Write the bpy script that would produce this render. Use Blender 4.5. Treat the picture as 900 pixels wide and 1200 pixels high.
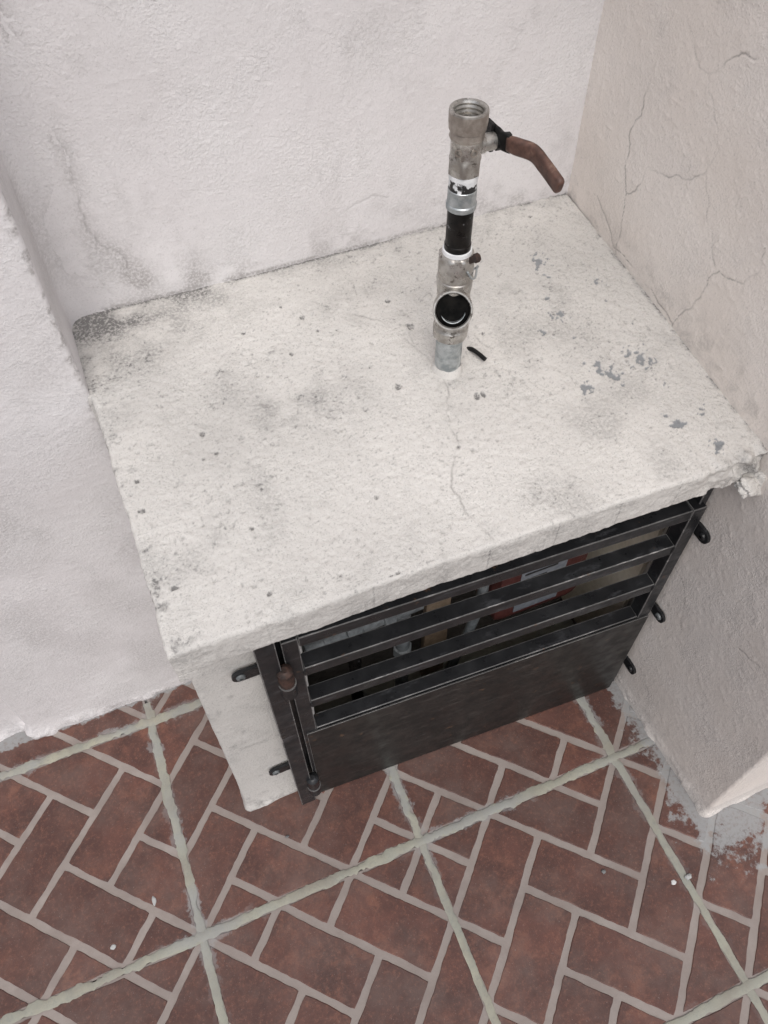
import bpy, bmesh, math, random
import numpy as np
from mathutils import Vector, Matrix
for o in list(bpy.data.objects): bpy.data.objects.remove(o)
scene = bpy.context.scene
COL = scene.collection
R = math.radians
# ---------------------------------------------------------------- camera
cam_d = bpy.data.cameras.new("camera"); cam = bpy.data.objects.new("camera", cam_d); COL.objects.link(cam)
def rot(rx, ry, rz):
    return (Matrix.Rotation(rz, 4, 'Z') @ Matrix.Rotation(ry, 4, 'Y') @ Matrix.Rotation(rx, 4, 'X'))
cam.matrix_world = Matrix.Translation((0.17947, 0.08348, 1.23072)) @ rot(0.625313, 0.007724, -0.386725)
cam_d.sensor_fit = 'HORIZONTAL'; cam_d.sensor_width = 36; cam_d.lens = 925.818 / 900 * 36
cam_d.clip_start = 0.01; cam_d.clip_end = 500
scene.camera = cam
scene.render.resolution_x = 768; scene.render.resolution_y = 1024
# ---------------------------------------------------------------- sky and sun
SUN_EL, SUN_AZ = R(57), R(-13)          # azimuth measured from -Y towards +X
world = bpy.data.worlds.new("World"); scene.world = world; world.use_nodes = True
wn = world.node_tree.nodes; wl = world.node_tree.links
bg = wn["Background"]; sky = wn.new("ShaderNodeTexSky"); sky.sky_type = 'NISHITA'; sky.sun_disc = False
sky.sun_elevation = SUN_EL; sky.sun_rotation = R(180) - SUN_AZ
sky.air_density = 1.0; sky.dust_density = 4.0; sky.ozone_density = 1.0
hs = wn.new("ShaderNodeHueSaturation"); hs.inputs['Saturation'].default_value = 0.44
wl.new(sky.outputs[0], hs.inputs['Color']); wl.new(hs.outputs[0], bg.inputs['Color'])
bg.inputs['Strength'].default_value = 0.15
sun_d = bpy.data.lights.new("sun", 'SUN'); sun_d.energy = 0.75; sun_d.angle = R(45); sun_d.color = (1, 0.975, 0.94)
sun = bpy.data.objects.new("sun", sun_d); COL.objects.link(sun)
sdir = Vector((math.sin(SUN_AZ) * math.cos(SUN_EL), -math.cos(SUN_AZ) * math.cos(SUN_EL), math.sin(SUN_EL)))
sun.rotation_euler = sdir.to_track_quat('Z', 'Y').to_euler()
scene.view_settings.view_transform = 'Standard'; scene.view_settings.look = 'None'
scene.view_settings.gamma = 1; scene.view_settings.exposure = 0.11
# ---------------------------------------------------------------- measurements (metres)
TILE = 0.33; PITCH = (0.33, 0.3336)
SLAB_X0, SLAB_X1, SLAB_YF, SLAB_YB = 0.117, 0.735, 0.418, 0.845
def slab_z(y): return 0.665 - (0.828 - y) * 0.0843
def wall_x(y, z):                        # inner face of the right-hand wall: leans in a little
    t = (0.828 - y) / 0.62
    return 0.723 + 0.014 * t - 0.020 * t * min(1, max(0, z) / 0.6)
def wall_x_arr(Y, z):
    t = (0.828 - Y) / 0.62
    return 0.723 + 0.014 * t - 0.020 * t * min(1, z / 0.6)
CR_BACK = [[(0.1553, 0.9603), (0.1584, 0.9372), (0.1586, 0.8985), (0.1617, 0.8552), (0.1654, 0.8078), (0.1622, 0.7693), (0.1686, 0.7432), (0.1896, 0.7187), (0.1862, 0.6927)], [(0.3959, 0.7791), (0.4073, 0.7563), (0.4156, 0.7218), (0.4248, 0.7078), (0.4274, 0.6795)], [(0.425, 0.712), (0.4549, 0.7234), (0.4836, 0.7195)], [(0.7177, 0.8665), (0.7152, 0.8336)]]
CR_RIGHT = [[(0.7002, 0.9144), (0.6771, 0.8935), (0.6669, 0.8857), (0.6508, 0.8858), (0.6449, 0.8727), (0.6315, 0.8646), (0.6173, 0.8496), (0.6091, 0.8369), (0.6152, 0.8122), (0.6291, 0.7963), (0.6519, 0.7886), (0.6743, 0.7775), (0.6955, 0.7733), (0.6992, 0.7524), (0.7167, 0.7306)], [(0.6508, 0.8858), (0.6399, 0.8955), (0.6282, 0.9096), (0.6136, 0.9169), (0.6016, 0.9187)], [(0.7257, 0.8477), (0.7267, 0.8117), (0.7365, 0.7923), (0.7373, 0.7855), (0.7308, 0.7532), (0.718, 0.7299), (0.7135, 0.6955), (0.7073, 0.6517)], [(0.6152, 0.8122), (0.5999, 0.7922), (0.5895, 0.7706), (0.5779, 0.767), (0.5629, 0.743)], [(0.5881, 0.645), (0.5792, 0.6739), (0.5674, 0.6985), (0.5648, 0.7251), (0.5546, 0.7419), (0.5373, 0.7447), (0.5222, 0.7501), (0.5138, 0.766), (0.512, 0.7803), (0.5164, 0.7942)], [(0.3187, 0.3645), (0.2866, 0.3784), (0.263, 0.3752)], [(0.4689, 0.3748), (0.4172, 0.3478), (0.3907, 0.277)], [(0.7671, 0.6974), (0.7149, 0.6622), (0.5874, 0.6487)]]
CR_SLAB = [[(0.3661, 0.763), (0.3879, 0.7375), (0.4122, 0.7198), (0.4294, 0.7007), (0.4395, 0.6802), (0.4453, 0.6576), (0.4547, 0.6302)], [(0.458, 0.6172), (0.4454, 0.5805), (0.4354, 0.5483), (0.4345, 0.5277), (0.419, 0.5066), (0.4064, 0.4853), (0.4081, 0.4594), (0.4122, 0.4393), (0.4185, 0.4189)], [(0.5166, 0.413), (0.5055, 0.4052), (0.4958, 0.4018)], [(0.115, 0.832), (0.1598, 0.8407), (0.2023, 0.8466), (0.2572, 0.8486), (0.2942, 0.8485), (0.3276, 0.8548), (0.3684, 0.8425), (0.4211, 0.844), (0.4828, 0.8309)], [(0.4395, 0.6802), (0.4494, 0.6889), (0.4456, 0.6656)], [(0.5119, 0.6528), (0.5222, 0.6285)]]
CHIPS = [(0.6763, 0.6762, 0.0031), (0.6144, 0.6482, 0.004), (0.6717, 0.6463, 0.0018), (0.6113, 0.6114, 0.0018), (0.6812, 0.6069, 0.0013), (0.663, 0.5612, 0.0058), (0.6636, 0.5701, 0.0036), (0.6566, 0.5709, 0.0036), (0.6614, 0.5547, 0.0036), (0.6145, 0.5619, 0.004), (0.6168, 0.5699, 0.0031), (0.6145, 0.556, 0.0031), (0.6241, 0.5495, 0.0044), (0.6266, 0.5456, 0.004), (0.6221, 0.5543, 0.0036), (0.5885, 0.5458, 0.004), (0.5826, 0.5395, 0.0022), (0.5937, 0.5466, 0.0027), (0.6037, 0.5766, 0.0027), (0.6858, 0.4794, 0.0027), (0.6514, 0.4708, 0.004), (0.6475, 0.4707, 0.0027), (0.6758, 0.4334, 0.0044), (0.6749, 0.4369, 0.0027), (0.6454, 0.485, 0.0018), (0.6669, 0.5199, 0.0013), (0.629, 0.7028, 0.0022), (0.6138, 0.6747, 0.0022), (0.6317, 0.731, 0.0049), (0.6284, 0.703, 0.0022), (0.6133, 0.6484, 0.0033), (0.6127, 0.674, 0.0019), (0.5828, 0.6333, 0.0025), (0.6001, 0.7247, 0.0014)]
SPOTS = [(0.658, 0.8034, 0.0019), (0.4503, 0.6915, 0.0019), (0.4699, 0.6147, 0.0022), (0.5211, 0.6526, 0.0014), (0.3308, 0.7677, 0.0018), (0.3473, 0.7443, 0.0024), (0.2049, 0.6298, 0.0024), (0.2118, 0.6032, 0.0018), (0.1979, 0.6006, 0.0018), (0.2179, 0.5107, 0.0018), (0.3366, 0.5009, 0.0018), (0.4527, 0.6893, 0.0036), (0.4071, 0.6175, 0.003), (0.4778, 0.5755, 0.0036), (0.4844, 0.5767, 0.003), (0.4332, 0.5248, 0.0018), (0.3259, 0.4174, 0.003), (0.3183, 0.4176, 0.0024), (0.2813, 0.7442, 0.0018), (0.3569, 0.7197, 0.0018), (0.4431, 0.7341, 0.0018), (0.3755, 0.7127, 0.0012), (0.1302, 0.5641, 0.0024), (0.133, 0.5975, 0.0018), (0.3193, 0.6974, 0.0018), (0.1378, 0.4772, 0.0024), (0.2134, 0.4421, 0.0024)]

# ---------------------------------------------------------------- noise
def vnoise(x, y, seed=0):
    rng = np.random.RandomState(seed); T = rng.rand(256, 256)
    xi = np.floor(x).astype(int); yi = np.floor(y).astype(int); fx = x - xi; fy = y - yi
    fx = fx * fx * (3 - 2 * fx); fy = fy * fy * (3 - 2 * fy)
    a = T[xi % 256, yi % 256]; b = T[(xi + 1) % 256, yi % 256]; c = T[xi % 256, (yi + 1) % 256]; d = T[(xi + 1) % 256, (yi + 1) % 256]
    return (a * (1 - fx) + b * fx) * (1 - fy) + (c * (1 - fx) + d * fx) * fy - 0.5
def fbm(x, y, f, octs=4, seed=0, gain=0.5):
    s = 0; a = 1
    for k in range(octs):
        s = s + a * vnoise(x * f + 17.3 * k, y * f + 9.1 * k, seed + k); f *= 2.03; a *= gain
    return s
def sstep(a, b, x):
    t = np.clip((x - a) / (b - a), 0, 1); return t * t * (3 - 2 * t)
def wiggle(poly, seed, amp=0.004):
    rng = random.Random(seed); pts = [tuple(p) for p in poly]
    for _ in range(3):
        q = [pts[0]]
        for a, b in zip(pts, pts[1:]):
            L = math.hypot(b[0] - a[0], b[1] - a[1]); k = rng.uniform(-1, 1) * min(amp, L * 0.13)
            nx, ny = -(b[1] - a[1]) / (L + 1e-9), (b[0] - a[0]) / (L + 1e-9)
            q += [((a[0] + b[0]) / 2 + nx * k, (a[1] + b[1]) / 2 + ny * k), b]
        pts = q
    return pts
def line_field(x, y, polys, w, seed=5):
    """1 on the line, falling to 0 over w"""
    out = np.zeros(x.shape)
    for n, poly in enumerate(polys):
        pts = wiggle(poly, seed + n)
        for i, (a, b) in enumerate(zip(pts, pts[1:])):
            m = 4 * w
            sel = (x > min(a[0], b[0]) - m) & (x < max(a[0], b[0]) + m) & (y > min(a[1], b[1]) - m) & (y < max(a[1], b[1]) + m)
            if not sel.any(): continue
            px, py = x[sel] - a[0], y[sel] - a[1]; dx, dy = b[0] - a[0], b[1] - a[1]; L2 = dx * dx + dy * dy + 1e-12
            t = np.clip((px * dx + py * dy) / L2, 0, 1); d = np.hypot(px - t * dx, py - t * dy)
            out[sel] = np.maximum(out[sel], np.exp(-(d / w) ** 2))
    return out
def blob_field(x, y, blobs, rough=0.55, seed=40):
    out = np.zeros(x.shape)
    for cx, cy, r in blobs:
        m = 3 * r; sel = (abs(x - cx) < m) & (abs(y - cy) < m)
        if not sel.any(): continue
        xs, ys = x[sel], y[sel]
        d = np.hypot(xs - cx, ys - cy) / r * (1 + rough * 2.2 * fbm(xs, ys, 260, 2, seed))
        out[sel] = np.maximum(out[sel], 1 - sstep(0.8, 1.15, d))
    return out
# ---------------------------------------------------------------- objects
def tag(o, label=None, cat=None, group=None, kind=None):
    if label: o["label"] = label
    if cat: o["category"] = cat
    if group: o["group"] = group
    if kind: o["kind"] = kind
    return o
def empty(name, loc=(0, 0, 0)):
    o = bpy.data.objects.new(name, None); COL.objects.link(o); o.location = loc; o.empty_display_size = 0.02; return o
def link_mesh(name, me, mats, parent=None, smooth=False, loc=None):
    o = bpy.data.objects.new(name, me); COL.objects.link(o)
    for m in (mats if isinstance(mats, (list, tuple)) else [mats]):
        if m and len(me.materials) < len(mats if isinstance(mats, (list, tuple)) else [mats]): me.materials.append(m)
    if parent: o.parent = parent
    if loc is not None: o.location = loc
    if smooth: me.polygons.foreach_set('use_smooth', [True] * len(me.polygons))
    return o
def from_bm(name, bm, mats, parent=None, smooth=False):
    bmesh.ops.recalc_face_normals(bm, faces=bm.faces[:])
    me = bpy.data.meshes.new(name); bm.to_mesh(me); bm.free()
    return link_mesh(name, me, mats, parent, smooth)
def grid_mesh(name, sheets, mats, parent=None):
    """sheets: list of (P[nu,nv,3], dict attr->array[nu,nv]); one smooth mesh"""
    vs, fs, at = [], [], {}; off = 0
    keys = ('dirt_shade', 'crack', 'chip')
    for P, A in sheets:
        nu, nv = P.shape[:2]; vs.append(P.reshape(-1, 3))
        idx = np.arange(nu * nv).reshape(nu, nv) + off
        fs.append(np.stack([idx[:-1, :-1], idx[1:, :-1], idx[1:, 1:], idx[:-1, 1:]], -1).reshape(-1, 4))
        for k in keys: at.setdefault(k, []).append((A[k] if k in A else np.zeros((nu, nv))).reshape(-1))
        off += nu * nv
    V = np.concatenate(vs).astype(np.float32); F = np.concatenate(fs).astype(np.int32)
    me = bpy.data.meshes.new(name); me.vertices.add(len(V)); me.vertices.foreach_set('co', V.ravel())
    me.loops.add(F.size); me.loops.foreach_set('vertex_index', F.ravel())
    me.polygons.add(len(F)); me.polygons.foreach_set('loop_start', np.arange(0, F.size, 4, dtype=np.int32))
    me.polygons.foreach_set('use_smooth', np.ones(len(F), dtype=bool)); me.update(calc_edges=True)
    for k in keys:
        a = me.attributes.new(k, 'FLOAT', 'POINT'); a.data.foreach_set('value', np.concatenate(at[k]).astype(np.float32))
    return link_mesh(name, me, mats, parent)
# ---------------------------------------------------------------- materials
class NT:
    def __init__(s, name):
        s.m = bpy.data.materials.new(name); s.m.use_nodes = True; s.t = s.m.node_tree; s.b = s.t.nodes["Principled BSDF"]
        s.pos = s.t.nodes.new("ShaderNodeNewGeometry").outputs['Position']
    def n(s, typ, **kw):
        n = s.t.nodes.new(typ)
        for k, v in kw.items(): setattr(n, k, v)
        return n
    def set(s, sock, v):
        if isinstance(v, bpy.types.NodeSocket): s.t.links.new(v, sock)
        elif v is not None: sock.default_value = v
    def math(s, op, a, b=0.0, c=0.0):
        n = s.n("ShaderNodeMath", operation=op); s.set(n.inputs[0], a); s.set(n.inputs[1], b); s.set(n.inputs[2], c); return n.outputs[0]
    def noise(s, scale, detail=4, rough=0.55, vec=None, dist=0.0, stretch=None):
        v = vec or s.pos
        if stretch:
            mp = s.n("ShaderNodeMapping"); s.set(mp.inputs[0], v); mp.inputs['Scale'].default_value = stretch; v = mp.outputs[0]
        n = s.n("ShaderNodeTexNoise"); s.set(n.inputs['Vector'], v); n.inputs['Scale'].default_value = scale
        n.inputs['Detail'].default_value = detail; n.inputs['Roughness'].default_value = rough; n.inputs['Distortion'].default_value = dist
        return n.outputs[0]
    def ramp(s, v, lo, hi, a=0.0, b=1.0):
        n = s.n("ShaderNodeMapRange", interpolation_type='SMOOTHSTEP'); s.set(n.inputs[0], v)
        for i, x in enumerate((lo, hi, a, b)): n.inputs[i + 1].default_value = x
        return n.outputs[0]
    def mix(s, f, a, b, blend='MIX'):
        n = s.n("ShaderNodeMix", data_type='RGBA', blend_type=blend); s.set(n.inputs[0], f)
        for sock, v in ((n.inputs[6], a), (n.inputs[7], b)): s.set(sock, (*v, 1) if isinstance(v, tuple) else v)
        return n.outputs[2]
    def attr(s, name): return s.n("ShaderNodeAttribute", attribute_name=name).outputs['Fac']
    def bump(s, h, strength=0.3, dist=0.001, prev=None):
        n = s.n("ShaderNodeBump"); s.set(n.inputs['Strength'], strength); n.inputs['Distance'].default_value = dist
        s.set(n.inputs['Height'], h)
        if prev is not None: s.set(n.inputs['Normal'], prev)
        return n.outputs[0]
    def out(s, col=None, rough=None, metal=None, normal=None, spec=None):
        b = s.b
        if col is not None: s.set(b.inputs['Base Color'], (*col, 1) if isinstance(col, tuple) else col)
        if rough is not None: s.set(b.inputs['Roughness'], rough)
        if metal is not None: s.set(b.inputs['Metallic'], metal)
        if normal is not None: s.set(b.inputs['Normal'], normal)
        if spec is not None: s.set(b.inputs['Specular IOR Level'], spec)
        return s.m
def plaster(name, ca, cb, grime, chipc=(0.25, 0.26, 0.27), bumpd=0.0016, pores=0.18):
    t = NT(name)
    c = t.mix(t.ramp(t.noise(7, 5), 0.35, 0.68), ca, cb)
    c = t.mix(t.ramp(t.noise(28, 6, 0.65), 0.52, 0.75, 0, 0.22), c, grime)
    c = t.mix(t.ramp(t.noise(420, 3, 0.7), 0.56, 0.74, 0, 0.50), c, grime)
    c = t.mix(t.ramp(t.noise(3.2, 4, 0.6), 0.35, 0.7, 0, 0.22), c, grime)
    gr = t.ramp(t.noise(330, 3, 0.7), 0.36, 0.62, 0.40, 1.45)
    c = t.mix(t.ramp(t.noise(560, 2, 0.6), 0.585, 0.68, 0, pores), c, grime)
    c = t.mix(t.math('MINIMUM', t.math('MULTIPLY', t.attr('dirt_shade'), gr), 1.0), c, grime)
    c = t.mix(t.attr('chip'), c, chipc)
    c = t.mix(t.attr('crack'), c, (0.11, 0.10, 0.095))
    n1 = t.bump(t.ramp(t.noise(330, 4, 0.6), 0.36, 0.72), t.ramp(t.noise(14, 3), 0.35, 0.65, 0.22, 0.60), bumpd * 0.5)
    n1 = t.bump(t.noise(90, 4, 0.6), 0.25, bumpd, n1)
    n2 = t.bump(t.noise(750, 3, 0.65), 0.40, 0.0006, n1)
    return t.out(c, 0.93, 0, n2, 0.2)
M_WALL = plaster('cream_plaster', (0.71, 0.685, 0.690), (0.76, 0.742, 0.745), (0.43, 0.41, 0.405))
M_RWALL = plaster('warm_plaster', (0.755, 0.695, 0.645), (0.80, 0.75, 0.71), (0.42, 0.39, 0.37))
M_SLAB = plaster('slab_plaster', (0.60, 0.580, 0.552), (0.665, 0.645, 0.615), (0.20, 0.195, 0.19), pores=0.34)
def haze_mask(t):
    """cement haze smeared on the floor along the foot of the walls and over the joints"""
    sep = t.n("ShaderNodeSeparateXYZ"); t.set(sep.inputs[0], t.pos); x, y = sep.outputs[0], sep.outputs[1]
    nz = t.noise(38, 6, 0.72, stretch=(1, 1, 0)); nf = t.noise(160, 4, 0.7, stretch=(1, 1, 0))
    nn = t.math('ADD', t.math('MULTIPLY', nz, 0.82), t.math('MULTIPLY', nf, 0.18))
    def edge(d, w): return t.ramp(t.math('ADD', t.math('DIVIDE', d, w), t.math('MULTIPLY', t.math('SUBTRACT', nn, 0.5), 5.0)), 0.55, 1.0, 1.0, 0.0)
    dr = t.math('MAXIMUM', t.math('SUBTRACT', 0.737, x), t.math('SUBTRACT', 0.20, y))     # along the right wall
    m1 = edge(dr, 0.032)
    dc = t.math('SQRT', t.math('ADD', t.math('POWER', t.math('ABSOLUTE', t.math('SUBTRACT', x, 0.77)), 2), t.math('POWER', t.math('ABSOLUTE', t.math('SUBTRACT', y, 0.195)), 2)))
    m2 = edge(dc, 0.07)
    dl = t.math('MAXIMUM', t.math('SUBTRACT', 0.713, y), t.math('SUBTRACT', x, 0.11))
    m3 = edge(dl, 0.008)
    # joints, heavier near the cabinet
    def jd(v, p):
        q = t.math('DIVIDE', v, p); return t.math('MULTIPLY', t.math('ABSOLUTE', t.math('SUBTRACT', q, t.math('ROUND', q))), p)
    j = t.math('MINIMUM', jd(x, PITCH[0]), jd(y, PITCH[1]))
    amt = t.ramp(y, 0.20, 0.42, 0.15, 0.85)
    m4 = t.math('MULTIPLY', edge(j, 0.011), t.ramp(t.noise(5, 3), 0.42, 0.6))
    m4 = t.math('MULTIPLY', m4, amt)
    m5 = t.ramp(t.noise(70, 5, 0.7), 0.70, 0.76, 0, 0.8)
    m = t.math('MAXIMUM', t.math('MAXIMUM', m1, m2), t.math('MAXIMUM', m3, t.math('MAXIMUM', m4, t.math('MULTIPLY', m5, 0.5))))
    return t.math('MULTIPLY', m, t.ramp(nf, 0.30, 0.55, 0.62, 0.92))
def floor_mat(name, cols, rough, haze_c=(0.30, 0.305, 0.305), spec=0.4, bd=0.0006):
    t = NT(name)
    c = t.mix(t.ramp(t.noise(16, 5, 0.6), 0.34, 0.66), cols[0], cols[1])
    c = t.mix(t.ramp(t.noise(24, 6, 0.78, dist=0.15), 0.46, 0.74, 0, 0.75), c, cols[2])
    rnd = t.n('ShaderNodeObjectInfo').outputs['Random']
    c = t.mix(t.ramp(rnd, 0, 1, 0, 0.75), c, cols[0])
    c = t.mix(t.ramp(t.noise(190, 5, 0.8), 0.48, 0.72, 0, 0.55), c, cols[2])
    c = t.mix(t.ramp(t.noise(700, 3, 0.7), 0.5, 0.72, 0, 0.45), c, cols[0])
    c = t.mix(t.ramp(t.noise(9, 6, 0.7), 0.40, 0.70, 0.04, 0.42), c, (0.175, 0.128, 0.112))
    c = t.mix(t.ramp(t.noise(480, 2, 0.6), 0.66, 0.74, 0, 0.5), c, (0.26, 0.22, 0.20))
    c = t.mix(haze_mask(t), c, haze_c)
    nrm = t.bump(t.noise(260, 4, 0.6), 0.3, bd)
    nrm = t.bump(t.noise(45, 4, 0.6), 0.25, 0.0012, nrm)
    return t.out(c, rough, 0, nrm, spec)
M_BRICK = floor_mat('red_brown_glaze', [(0.072, 0.037, 0.032), (0.130, 0.058, 0.046), (0.250, 0.112, 0.076)], 0.42, spec=0.3)
M_JOINT = floor_mat('moulded_joint', [(0.27, 0.235, 0.215), (0.34, 0.30, 0.275), (0.29, 0.245, 0.22)], 0.6)
M_GROUT = floor_mat('greenish_grout', [(0.31, 0.312, 0.262), (0.42, 0.402, 0.305), (0.22, 0.235, 0.22)], 0.85)
def metal_paint(name, col, dust, rough=0.42, worn=False, metal=0.0):
    t = NT(name)
    f = t.ramp(t.noise(22, 5, 0.65), 0.42, 0.72, 0, 0.5)
    c = t.mix(f, col, dust)
    c = t.mix(t.ramp(t.noise(300, 3, 0.7), 0.55, 0.75, 0, 0.3), c, dust)
    c = t.mix(t.ramp(t.noise(55, 5, 0.7, stretch=(0.35, 1, 2.2)), 0.55, 0.70, 0, 0.55), c, tuple(min(1, q * 2.2) for q in dust))
    c = t.mix(t.ramp(t.noise(60, 4, 0.6), 0.66, 0.74, 0, 0.5), c, (0.13, 0.075, 0.045))
    r = t.ramp(t.noise(50, 4), 0.3, 0.7, rough - 0.08, rough + 0.18)
    return t.out(c, r, metal, t.bump(t.noise(150, 4), 0.18, 0.0006), 0.35)
M_BLACK = metal_paint('black_painted_steel', (0.013, 0.0135, 0.015), (0.034, 0.035, 0.038), 0.33)
M_PANEL = metal_paint('dusty_black_sheet', (0.012, 0.0115, 0.011), (0.030, 0.028, 0.026), 0.36)
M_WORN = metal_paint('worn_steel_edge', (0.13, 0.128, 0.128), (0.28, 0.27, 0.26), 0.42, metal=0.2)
def galv(name, a, b, rough=0.42, metal=0.75, blot=None, blot_lo=0.5, scale=60, spec=0.5):
    t = NT(name); c = t.mix(t.ramp(t.noise(90, 5, 0.65), 0.35, 0.65), a, b)
    if blot: c = t.mix(t.ramp(t.noise(scale, 4, 0.6), blot_lo, blot_lo + 0.06), c, blot)
    return t.out(c, t.ramp(t.noise(120, 3), 0.3, 0.7, rough - 0.1, rough + 0.15), metal, t.bump(t.noise(300, 3), 0.25, 0.0005), spec)
M_GALV = galv('galvanised_steel', (0.30, 0.33, 0.34), (0.52, 0.55, 0.56))
M_NICKEL = galv('dull_nickel', (0.32, 0.30, 0.275), (0.50, 0.485, 0.46), 0.32, 0.8, (0.16, 0.145, 0.13), 0.60, 110)
M_NICKELD = galv('grimy_nickel', (0.27, 0.235, 0.205), (0.40, 0.36, 0.32), 0.45, 0.6)
M_TAPE = galv('white_thread_tape', (0.66, 0.67, 0.68), (0.80, 0.81, 0.82), 0.6, 0.0)
M_BLOT = galv('blotched_white_paint', (0.62, 0.64, 0.65), (0.78, 0.79, 0.80), 0.5, 0.0, (0.015, 0.015, 0.016), 0.50, 95)
M_BPIPE = galv('black_pipe_paint', (0.003, 0.003, 0.003), (0.012, 0.010, 0.009), 0.35, 0.0, (0.16, 0.16, 0.17), 0.63, 150, spec=0.2)
M_INNER = galv('bore_shade_black', (0.003, 0.003, 0.003), (0.010, 0.009, 0.008), 0.7, 0.0, spec=0.08)  # near-black mouth of the port: shade of the hollow put into the colour
M_CHROME = galv('polished_ball', (0.55, 0.60, 0.62), (0.7, 0.73, 0.74), 0.18, 0.9)
M_LEVER = galv('brown_vinyl_grip', (0.060, 0.030, 0.023), (0.125, 0.064, 0.047), 0.45, 0.0, (0.17, 0.105, 0.08), 0.60, 90)
M_RUST = galv('rusty_screw', (0.025, 0.017, 0.015), (0.075, 0.040, 0.030), 0.7, 0.2)
M_BPLAST = galv('black_plastic', (0.005, 0.005, 0.005), (0.010, 0.010, 0.010), 0.5, 0.0, spec=0.25)
M_EDGE = metal_paint('worn_edge_highlight', (0.12, 0.12, 0.12), (0.36, 0.355, 0.35), 0.38, metal=0.3)  # bevels of bars and top rail: worn steel with the edge highlight painted in
M_RED = galv('red_brown_meter_paint', (0.085, 0.028, 0.025), (0.12, 0.040, 0.034), 0.5, 0.0)
M_LABEL = galv('grey_paper_label', (0.20, 0.22, 0.25), (0.27, 0.29, 0.32), 0.6, 0.0)
M_INK = galv('black_ink', (0.03, 0.03, 0.03), (0.05, 0.05, 0.05), 0.6, 0.0)
M_GREYP = galv('grey_fitting', (0.11, 0.12, 0.125), (0.19, 0.205, 0.21), 0.5, 0.1)
M_TAN = galv('tan_render', (0.62, 0.55, 0.44), (0.70, 0.62, 0.50), 0.9, 0.0)
M_CRUMB = galv('mortar_crumb', (0.55, 0.55, 0.54), (0.68, 0.68, 0.67), 0.9, 0.0)
M_HAZE = galv('grey_white_mortar', (0.36, 0.365, 0.36), (0.46, 0.46, 0.45), 0.9, 0.0)
M_STONE = galv('grey_pebble', (0.08, 0.08, 0.085), (0.20, 0.20, 0.20), 0.8, 0.0)
M_INNERWALL = plaster('dark_render', (0.07, 0.066, 0.06), (0.11, 0.10, 0.09), (0.04, 0.04, 0.04))  # dark base colour for the back and base of the cabinet
M_CARD = galv('brown_cardboard', (0.16, 0.115, 0.075), (0.22, 0.16, 0.11), 0.9, 0.0)
# ---------------------------------------------------------------- mesh helpers
def frame_of(d):
    d = Vector(d).normalized(); up = Vector((0, 0, 1)) if abs(d.z) < 0.9 else Vector((0, 1, 0))
    a = d.cross(up).normalized(); return a, d.cross(a).normalized() * -1, d
def lathe(name, prof, mats, parent, origin, axis=(0, 0, 1), segs=40, closed_caps=True, flats=None, matf=None, wob=0.0, smooth=True):
    """prof: list of (distance along axis, radius[, flat count])"""
    bm = bmesh.new(); a, b, d = frame_of(axis); o = Vector(origin); rings = []
    rng = random.Random(hash(name) % 999)
    for i, p in enumerate(prof):
        h, r = p[0], p[1]; fl = p[2] if len(p) > 2 else None; ring = []
        for k in range(segs):
            th = 2 * math.pi * k / segs; rr = r
            if fl:
                s = 2 * math.pi / fl; q = (th % s) - s / 2; rr = r * math.cos(s / 2) / math.cos(q); rr = min(rr, r * 0.985)
            rr += wob * math.sin(3 * th + i) * r
            ring.append(bm.verts.new(o + d * h + a * (rr * math.cos(th)) + b * (rr * math.sin(th))))
        rings.append(ring)
    for i, (r0, r1) in enumerate(zip(rings, rings[1:])):
        for k in range(segs):
            f = bm.faces.new((r0[k], r0[(k + 1) % segs], r1[(k + 1) % segs], r1[k])); f.smooth = smooth
            if matf: f.material_index = matf(i)
    if closed_caps:
        bm.faces.new(rings[0][::-1]); bm.faces.new(rings[-1])
    me = bpy.data.meshes.new(name); bmesh.ops.recalc_face_normals(bm, faces=bm.faces[:]); bm.to_mesh(me); bm.free()
    ob = link_mesh(name, me, mats, parent)
    try: me.set_sharp_from_angle(angle=R(32))
    except Exception: pass
    return ob
def box_bm(lo, hi, bev=0.0008, mat_bev=0, bm=None, M=None, sub=None):
    bm2 = bmesh.new(); bmesh.ops.create_cube(bm2, size=1)
    for v in bm2.verts: v.co = Vector([lo[i] + (v.co[i] + 0.5) * (hi[i] - lo[i]) for i in range(3)])
    if bev: bmesh.ops.bevel(bm2, geom=bm2.edges[:], offset=bev, segments=2, affect='EDGES', profile=0.6, material=mat_bev)
    if M is not None: bm2.transform(M)
    if bm is None: return bm2
    me = bpy.data.meshes.new('t'); bm2.to_mesh(me); bm.from_mesh(me); bpy.data.meshes.remove(me); bm2.free(); return bm
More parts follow.
